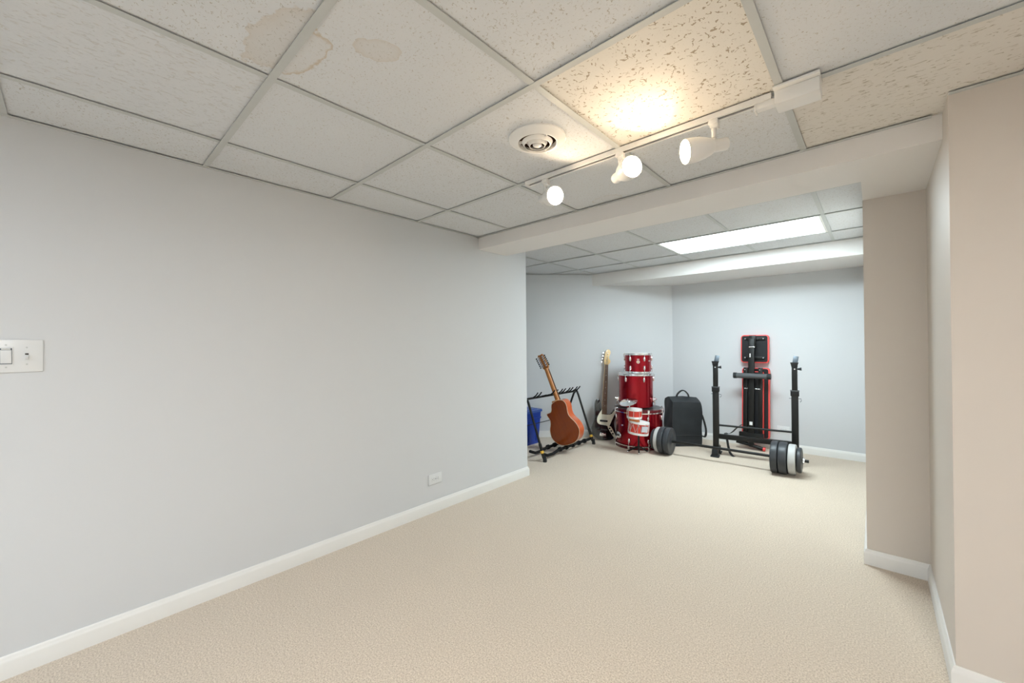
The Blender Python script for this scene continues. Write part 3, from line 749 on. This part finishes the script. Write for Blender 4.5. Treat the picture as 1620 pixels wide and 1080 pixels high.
R = Matrix.Rotation(tocam + .95, 4, 'Z'); part('mount_bolt', 'chrome', RT, box, R @ Vector((.154, 0, .150)), (.010, .024, .012), R.to_3x3(), .002)

# toy drum kit in front
TK = thing('toy_drum_kit', 'miniature red drum and cymbal set on a black stand before the bass drum', 'toy drum', (-1.948, 4.222, 0))
part('pole', 'black', TK, cyl, (0, 0, .04), (0, .0, .24), .011, None, 12)
for k in range(3):
    a = tocam + math.radians(10 + 120 * k); d = Vector((math.cos(a), math.sin(a), 0))
    lg = part('leg', 'black', TK, tube, [Vector((0, 0, .085)), d * .06 + Vector((0, 0, .050)), d * .125 + Vector((0, 0, .012))] if k else [Vector((0, 0, .09)), Vector((d.x * .012, d.y * .012, .012))], .009, 8)
    bm = bmesh.new(); e = d * (.125 if k else .012); lathe(bm, [(.011, 0), (.012, .006), (.009, .016)], Matrix.Translation((e.x, e.y, 0)), 10); obj('rubber_foot', bm, 'chrome', lg)
Rt = Matrix.Rotation(YAW, 4, 'Z')            # local x follows the picture's right
def toyd(cx, z0, r, h, tilt, name):
    Mx = Rt @ Matrix.Translation((cx, 0, z0)) @ Matrix.Rotation(tilt, 4, 'Y')
    bm = bmesh.new(); lathe(bm, [(r, 0), (r, h)], Mx, 32); dd = obj(name, bm, 'red_toy', TK)
    for zz in (0, h):
        bm = bmesh.new(); lathe(bm, [(r - .004, zz - .011), (r + .006, zz - .011), (r + .006, zz + .011), (r - .004, zz + .011), (r - .004, zz - .011)], Mx, 32, cap=False); obj('hoop', bm, 'head_w', dd)
    bm = bmesh.new(); lathe(bm, [(0, h + .002), (r - .004, h + .002), (r - .004, h + .006), (0, h + .006)], Mx, 28, cap=False); obj('drumhead', bm, 'head_w', dd)
    for k in range(8):
        a = 2 * math.pi * (k + .5) / 8; q = Vector(((r + .006) * math.cos(a), (r + .006) * math.sin(a), 0)); part('rod', 'chrome', dd, cyl, Mx @ (q + Vector((0, 0, 0))), Mx @ (q + Vector((0, 0, h))), .003, None, 6)
    return dd, Mx
d1, M1 = toyd(-.005, .232, .103, .118, .11, 'snare_drum')
zz = [M1 @ Vector((.106 * math.cos(a), .106 * math.sin(a), (.020 if k % 2 else .100))) for k, a in enumerate([2 * math.pi * i / 20 for i in range(20)])]
part('cord', 'head_w', d1, tube, zz, .0022, 5, closed=True)
part('label_plate', 'label_g', d1, box, M1 @ Vector((.030, -.105, .062)), (.072, .012, .060), M1.to_3x3() @ Matrix.Rotation(.28, 3, 'Z'))
bm = bmesh.new(); lathe(bm, [(.056, .352), (.056, .395)], Rt @ Matrix.Translation((-.045, 0, 0)), 24); obj('spacer_band', bm, 'orange_band', TK)
d2, M2 = toyd(-.045, .405, .074, .085, .03, 'small_tom')
bm = bmesh.new(); MC = Rt @ Matrix.Translation((-.11, 0, .575)) @ Matrix.Rotation(-.30, 4, 'Y') @ Matrix.Rotation(.22, 4, 'X')
lathe(bm, [(0, .016), (.016, .014), (.022, .008), (.06, .004), (.098, -.002), (.098, -.004), (.06, .001), (.02, .004), (0, .006)], MC, 32, cap=False); cym = obj('cymbal', bm, 'chrome', TK)
part('wing_nut', 'chrome', cym, cyl, MC @ Vector((0, 0, .010)), MC @ Vector((0, 0, .034)), .005, .003, 8)
part('cymbal_rod', 'chrome', TK, tube, [Rt @ Vector((-.075, .06, .40)), Rt @ Vector((-.085, .03, .50)), MC @ Vector((0, 0, 0))], .005, 8)

# ---------------------------------------------------------------- blue tub
BT = thing('storage_tub', 'blue plastic storage tub with lid behind the guitar rack', 'storage bin', (-3.255, 3.66, 0))
def tub(bm, z0, z1, a0, b0, a1, b1, rad=.035, n=4):
    rings = []
    for z, a, b in ((z0, a0, b0), (z1, a1, b1)):
        P = []
        for (sx, sy, st) in ((1, 1, 0), (-1, 1, 90), (-1, -1, 180), (1, -1, 270)):
            for k in range(n + 1):
                t = math.radians(st + 90 * k / n); P.append((sx * (a - rad) + rad * math.cos(t), sy * (b - rad) + rad * math.sin(t), z))
        rings.append([bm.verts.new(p) for p in P])
    m = len(rings[0])
    for i in range(m): bm.faces.new((rings[0][i], rings[0][(i + 1) % m], rings[1][(i + 1) % m], rings[1][i]))
    bm.faces.new(list(reversed(rings[0]))); bm.faces.new(rings[1])
tbody = part('body', 'blue', BT, tub, 0, .385, .148, .265, .165, .300)
part('rim_band', 'blue', tbody, tub, .300, .318, .166, .300, .168, .303)
for yy in (-.12, 0.06, .20): part('rib', 'blue', tbody, box, (.158, yy, .16), (.010, .03, .25), Matrix.Rotation(.045, 3, 'Y'), .004)
part('lid', 'blue_lid', BT, tub, .385, .412, .175, .315, .172, .312)
part('lid_panel', 'blue_lid', BT, tub, .412, .420, .135, .27, .13, .265)

# ---------------------------------------------------------------- black equipment bag
ba = math.atan2(.646, .763)
BG = thing('equipment_bag', 'soft black nylon equipment bag with top handle beside the drums', 'bag', (-1.785, 4.777, 0), ba)
bw, bd = .345, .27
bm = bmesh.new()
secs = []
random.seed(3)
nz, nx, ny = 14, 10, 8
def bagp(s, t, z):
    """perimeter point: s,t in 0..1 box coords"""
    return s, t, z
def bag_h(x, y):      # roof height
    return .525 + .05 * max(0, 1 - abs(y - bd * .55) / (bd * .55)) - .010 * x / bw
grid = {}
perim = [(x / nx * bw, 0) for x in range(nx)] + [(bw, y / ny * bd) for y in range(ny)] + [((nx - x) / nx * bw, bd) for x in range(nx)] + [(0, (ny - y) / ny * bd) for y in range(ny)]
rings = []
for k in range(nz + 1):
    f = k / nz; ring = []
    for (x, y) in perim:
        z = f * (bag_h(x, y) - .0)
        cx, cy = bw / 2, bd / 2; sh = 1.0 + .012 * math.sin(math.pi * f) - (.05 if k == nz else (.012 if k == nz - 1 else 0)) - (.02 if k == 0 else 0)
        wob = .004 * math.sin(9 * x / bw + 6 * f) + .003 * math.sin(13 * f + 8 * y / bd + 5 * x / bw)
        dx_, dy_ = (x - cx) * sh, (y - cy) * sh; L = math.hypot(dx_, dy_)
        ring.append(bm.verts.new((cx + dx_ * (1 + wob / L), cy + dy_ * (1 + wob / L), z)))
    rings.append(ring)
m_ = len(perim)
for A, Bq in zip(rings, rings[1:]):
    for i in range(m_): bm.faces.new((A[i], A[(i + 1) % m_], Bq[(i + 1) % m_], Bq[i]))
bm.faces.new(list(reversed(rings[0])))
ct = bm.verts.new((bw / 2, bd / 2, .577))
for i in range(m_): bm.faces.new((rings[-1][i], rings[-1][(i + 1) % m_], ct))
bgb = obj('body', bm, 'bag', BG)
part('piping', 'bag_dark', bgb, tube, [(.004 + .0, .002, .02), (-.004, -.002, .25), (.008, .006, .52)], .005, 8)
part('handle', 'bag_dark', BG, ribbon, catmull([(.10, .13, .570), (.115, .13, .605), (.155, .13, .640), (.195, .13, .640), (.235, .13, .600), (.245, .13, .560)], 5, False), (0, 1, 0), .028, .012)
part('side_strap', 'bag_dark', BG, ribbon, catmull([(bw - .005, .03, .400), (bw + .020, .03, .345), (bw + .048, .03, .25), (bw + .060, .03, .17), (bw + .046, .03, .110), (bw - .002, .03, .125)], 5, False), (0, 1, 0), .028, .013)
part('seam', 'bag_dark', bgb, tube, [(.01, -.006, .13), (bw / 2, -.010, .135), (bw - .01, -.008, .13)], .003, 6)

# ---------------------------------------------------------------- barbell
bx0, bx1 = Vector((-1.885, 4.408, .1475)), Vector((-.452, 4.459, .1475))
bd_ = (bx1 - bx0).normalized(); BLn = (bx1 - bx0).length
Bm = Matrix((bd_, Vector((-bd_.y, bd_.x, 0)), Vector((0, 0, 1)))).transposed().to_4x4(); Bm.translation = (bx0.x, bx0.y, 0)
BB = thing('barbell', 'barbell loaded with grey and white vinyl plates lying on the carpet', 'barbell', mat=Bm)
zc = .1475
part('bar', 'black', BB, cyl, (0, 0, zc), (BLn, 0, zc), .0135, None, 16)
def plate(x0, x1, r, mat, flip):
    b = .008; t = x1 - x0
    prof = [(.0137, 0), (.030, 0), (.034, .003), (.040, .003), (r * .80, .002), (r * .86, 0), (r - b, 0), (r - .002, .004), (r, b + .004), (r, t - b - .004), (r - .002, t - .004), (r - b, t), (r * .86, t), (r * .80, t - .002), (.034, t - .002), (.030, t), (.0137, t), (.0137, 0)]
    bm = bmesh.new(); lathe(bm, prof, axis_m((x0, 0, zc), (1, 0, 0)), 48, cap=False); return obj('weight_plate', bm, mat, BB)
inL, inR = BLn - (-.452 + .737) , 0
for a, b, r, mt in ((1.149, 1.206, .1465, 'plate'), (1.210, 1.277, .1465, 'plate'), (1.284, 1.343, .136, 'plate_w'), (1.349, 1.383, .114, 'plate')):
    plate(a, b, r, mt, 1)
for a, b, r, mt in ((.171, .228, .1465, 'plate'), (.108, .166, .1465, 'plate'), (.066, .106, .138, 'plate_w'), (.026, .062, .114, 'plate')):
    plate(a, b, r, mt, -1)
for x0_ in (1.386, .004):
    bm = bmesh.new()
    for k in range(6):
        a = k * math.pi / 3; R = Matrix.Rotation(a, 3, 'X'); box(bm, Vector((x0_ + .009, 0, zc)) + R @ Vector((0, 0, .020)), (.016, .012, .014), R, .002)
    cyl(bm, (x0_, 0, zc), (x0_ + .018, 0, zc), .022, None, 16); obj('star_collar', bm, 'chrome', BB)

# ---------------------------------------------------------------- bench press rack
pL, pR = Vector((-1.287, 4.702, 0)), Vector((-.593, 4.797, 0))
rd = (pR - pL).normalized(); RW = (pR - pL).length
Rm = Matrix((rd, Vector((-rd.y, rd.x, 0)), Vector((0, 0, 1)))).transposed().to_4x4(); Rm.translation = pL
RK = thing('barbell_rack', 'black steel bench press rack with two uprights and crossbars', 'weight rack', mat=Rm)
for k, x in enumerate((0, RW)):
    up = part('upright', 'black', RK, box, (x, 0, .40), (.058, .050, .66), None, .003)
    part('sleeve', 'black_pl', up, box, (x, 0, .715), (.070, .062, .05), None, .004)
    part('sleeve_lip', 'grey_foam', up, box, (x, 0, .742), (.075, .066, .008), None, .002)
    part('adjust_pin', 'steel', up, tube, [(x - .046, 0, .665), (x + .052, 0, .665), (x + .052, 0, .645), (x + .042, 0, .632)], .003, 6)
    part('inner_post', 'black', RK, box, (x, 0, .86), (.047, .040, .26), None, .003)
    bm = bmesh.new(); prism(bm, [(-.0245, 0), (.0245, 0), (.026, .025), (.034, .048), (-.036, .048), (-.029, .025)], -.020, .020, Matrix.Translation((x, 0, .972)) @ Matrix.Rotation(math.pi / 2, 4, 'X'))
    hk = obj('cradle', bm, 'black_pl', RK)
    part('cradle_hook', 'steel', hk, box, (x + .010, .030, 1.045), (.044, .006, .075), Matrix.Rotation(-.25, 3, 'X') @ Matrix.Rotation(.15, 3, 'Y'), .001)
    part('bolt', 'chrome', hk, cyl, (x, -.019, .955), (x, -.027, .955), .009, .006, 12)
    part('knob', 'rubber', hk, cyl, (x + .022, .0, .955), (x + .056, .0, .957), .007, .016, 12)
    ft = part('foot_tube', 'black', RK, box, (x - .005, .045, .082), (.045, .22, .030), Matrix.Rotation(0, 3, 'X'), .003)
    for yy in (-.045, .13):
        bm = bmesh.new(); box(bm, (x - .005, yy, .045), (.058, .07, .07), None, .006); box(bm, (x - .005, yy, .008), (.085, .098, .016), None, .006); obj('rubber_boot', bm, 'rubber', ft)
part('lower_crossbar', 'black', RK, box, (RW / 2, 0, .213), (RW - .058, .040, .050), None, .003)
part('upper_crossbar', 'black', RK, cyl, (.028, 0, .332), (RW - .028, 0, .332), .0105, None, 12)
part('warning_label', 'sticker', RK, box, (.0297, -.005, .16), (.0012, .03, .075))

# strap hanging over the crossbar
SP = thing('webbing_strap', 'black webbing strap draped over the rack crossbar and trailing on the carpet', 'strap', (-1.23, 4.80, 0))
part('strap_band', 'bag_dark', SP, ribbon, catmull([(.175, -.02, .352), (.135, -.045, .318), (.085, -.055, .262), (.045, -.050, .240), (.018, -.03, .242), (.006, .010, .225), (.018, .03, .16), (.030, .025, .09), (.050, .01, .030), (.082, -.02, .006), (.105, -.035, .004)], 5, False), (.5, .85, .1), .030, .003)

# ---------------------------------------------------------------- folded weight bench
WB = thing('weight_bench', 'folded weight bench with red-edged black pads leaning upright on the wall', 'weight bench', (-1.04, 5.238, 0))
lean = Matrix.Rotation(-.055, 4, 'X')
def P3(x, y, z): return lean @ Vector((x, y, z))
def pad(name, x0, x1, z0, z1, y0, y1, rc=.028):
    """red wrapped cushion with a black board on the side that faces the room"""
    def rr(a0, a1, c0, c1, r):
        out = []
        for cx, cz, st in ((a1 - r, c1 - r, 0), (a0 + r, c1 - r, 90), (a0 + r, c0 + r, 180), (a1 - r, c0 + r, 270)):
            for k in range(6):
                t = math.radians(st + 18 * k); out.append((cx + r * math.cos(t), cz + r * math.sin(t)))
        return out
    mt = lean @ Matrix.Rotation(math.pi / 2, 4, 'X')
    p = part(name, 'red_pad', WB, prism, rr(x0, x1, z0, z1, rc), -y1, -y0, mt, .010)
    part('back_cloth', 'vinyl', p, prism, rr(x0 + .011, x1 - .011, z0 + .011, z1 - .011, rc * .75), -y0 - .001, -y0 + .004, mt)
    return p
pad('head_pad', -.142, .140, .987, 1.310, .045, .095)
pad('back_pad', -.128, .148, .125, .930, .040, .095)
pad('seat_pad', -.118, .098, .115, .890, -.004, .034, .02)
rot3 = lean.to_3x3()
part('main_beam', 'black', WB, box, P3(-.012, -.055, .685), (.060, .040, 1.15), rot3, .003)
part('beam_tip', 'black', WB, box, P3(-.012, .0, 1.235), (.066, .045, .13), rot3, .003)
for zz in (1.265, 1.045):
    o = part('pad_bracket', 'black', WB, box, P3(.0, .030, zz), (.205, .020, .030), rot3, .004)
    for xx in (-.092, .092): part('bolt', 'chrome', o, cyl, P3(xx, .020, zz), P3(xx, .012, zz), .007, None, 10)
for xx in (-.075, .072):
    o = part('side_rail', 'black', WB, box, P3(xx, -.025, .530), (.040, .034, .80), rot3, .003)
    for zz in (.905, .845, .690): part('bolt', 'chrome', o, cyl, P3(xx - .005, -.042, zz), P3(xx - .005, -.049, zz), .006, None, 10)
part('pop_pin', 'chrome', WB, cyl, P3(-.035, -.078, 1.165), P3(.026, -.078, 1.165), .006, None, 10)
part('cross_pin', 'chrome', WB, cyl, P3(-.075, -.042, .690), P3(.072, -.042, .690), .004, None, 8)
ro_ = part('roller', 'grey_foam', WB, cyl, P3(-.182, -.106, .836), P3(.178, -.106, .836), .030, None, 20)
for s in (-1, 1): part('roller_cap', 'rubber', ro_, cyl, P3(s * .184, -.106, .836), P3(s * .150, -.106, .836), .033, .033, 20)
part('roller_arm', 'black', WB, box, P3(-.012, -.078, .836), (.03, .06, .03), rot3)
part('spec_sticker', 'sticker', WB, box, P3(-.012, -.0765, .300), (.030, .0015, .038), rot3)
part('brand_sticker', 'sticker', WB, box, P3(-.022, -.0765, 1.070), (.010, .0015, .042), rot3)
part('hinge_plate', 'black', WB, box, P3(-.012, -.060, .150), (.24, .045, .09), rot3, .003)
pv = part('pivot_bolt', 'chrome', WB, lathe, [(.010, 0), (.018, .004), (.018, .012), (.012, .014), (.010, 0)], Matrix.Translation(P3(-.012, -.082, .135)) @ Matrix.Rotation(math.pi / 2, 4, 'X'), 18, False)
fb = part('foot_bar', 'black', WB, tube, [P3(-.165, -.045, .078), P3(-.02, -.035, .052), P3(.105, -.030, .0225)], .020, 10)
part('end_cap', 'red_pad', fb, tube, [P3(.098, -.030, .0235), P3(.120, -.030, .0225)], .0215, 10)
part('strut', 'black', WB, box, P3(-.012, -.045, .085), (.04, .035, .10), rot3)
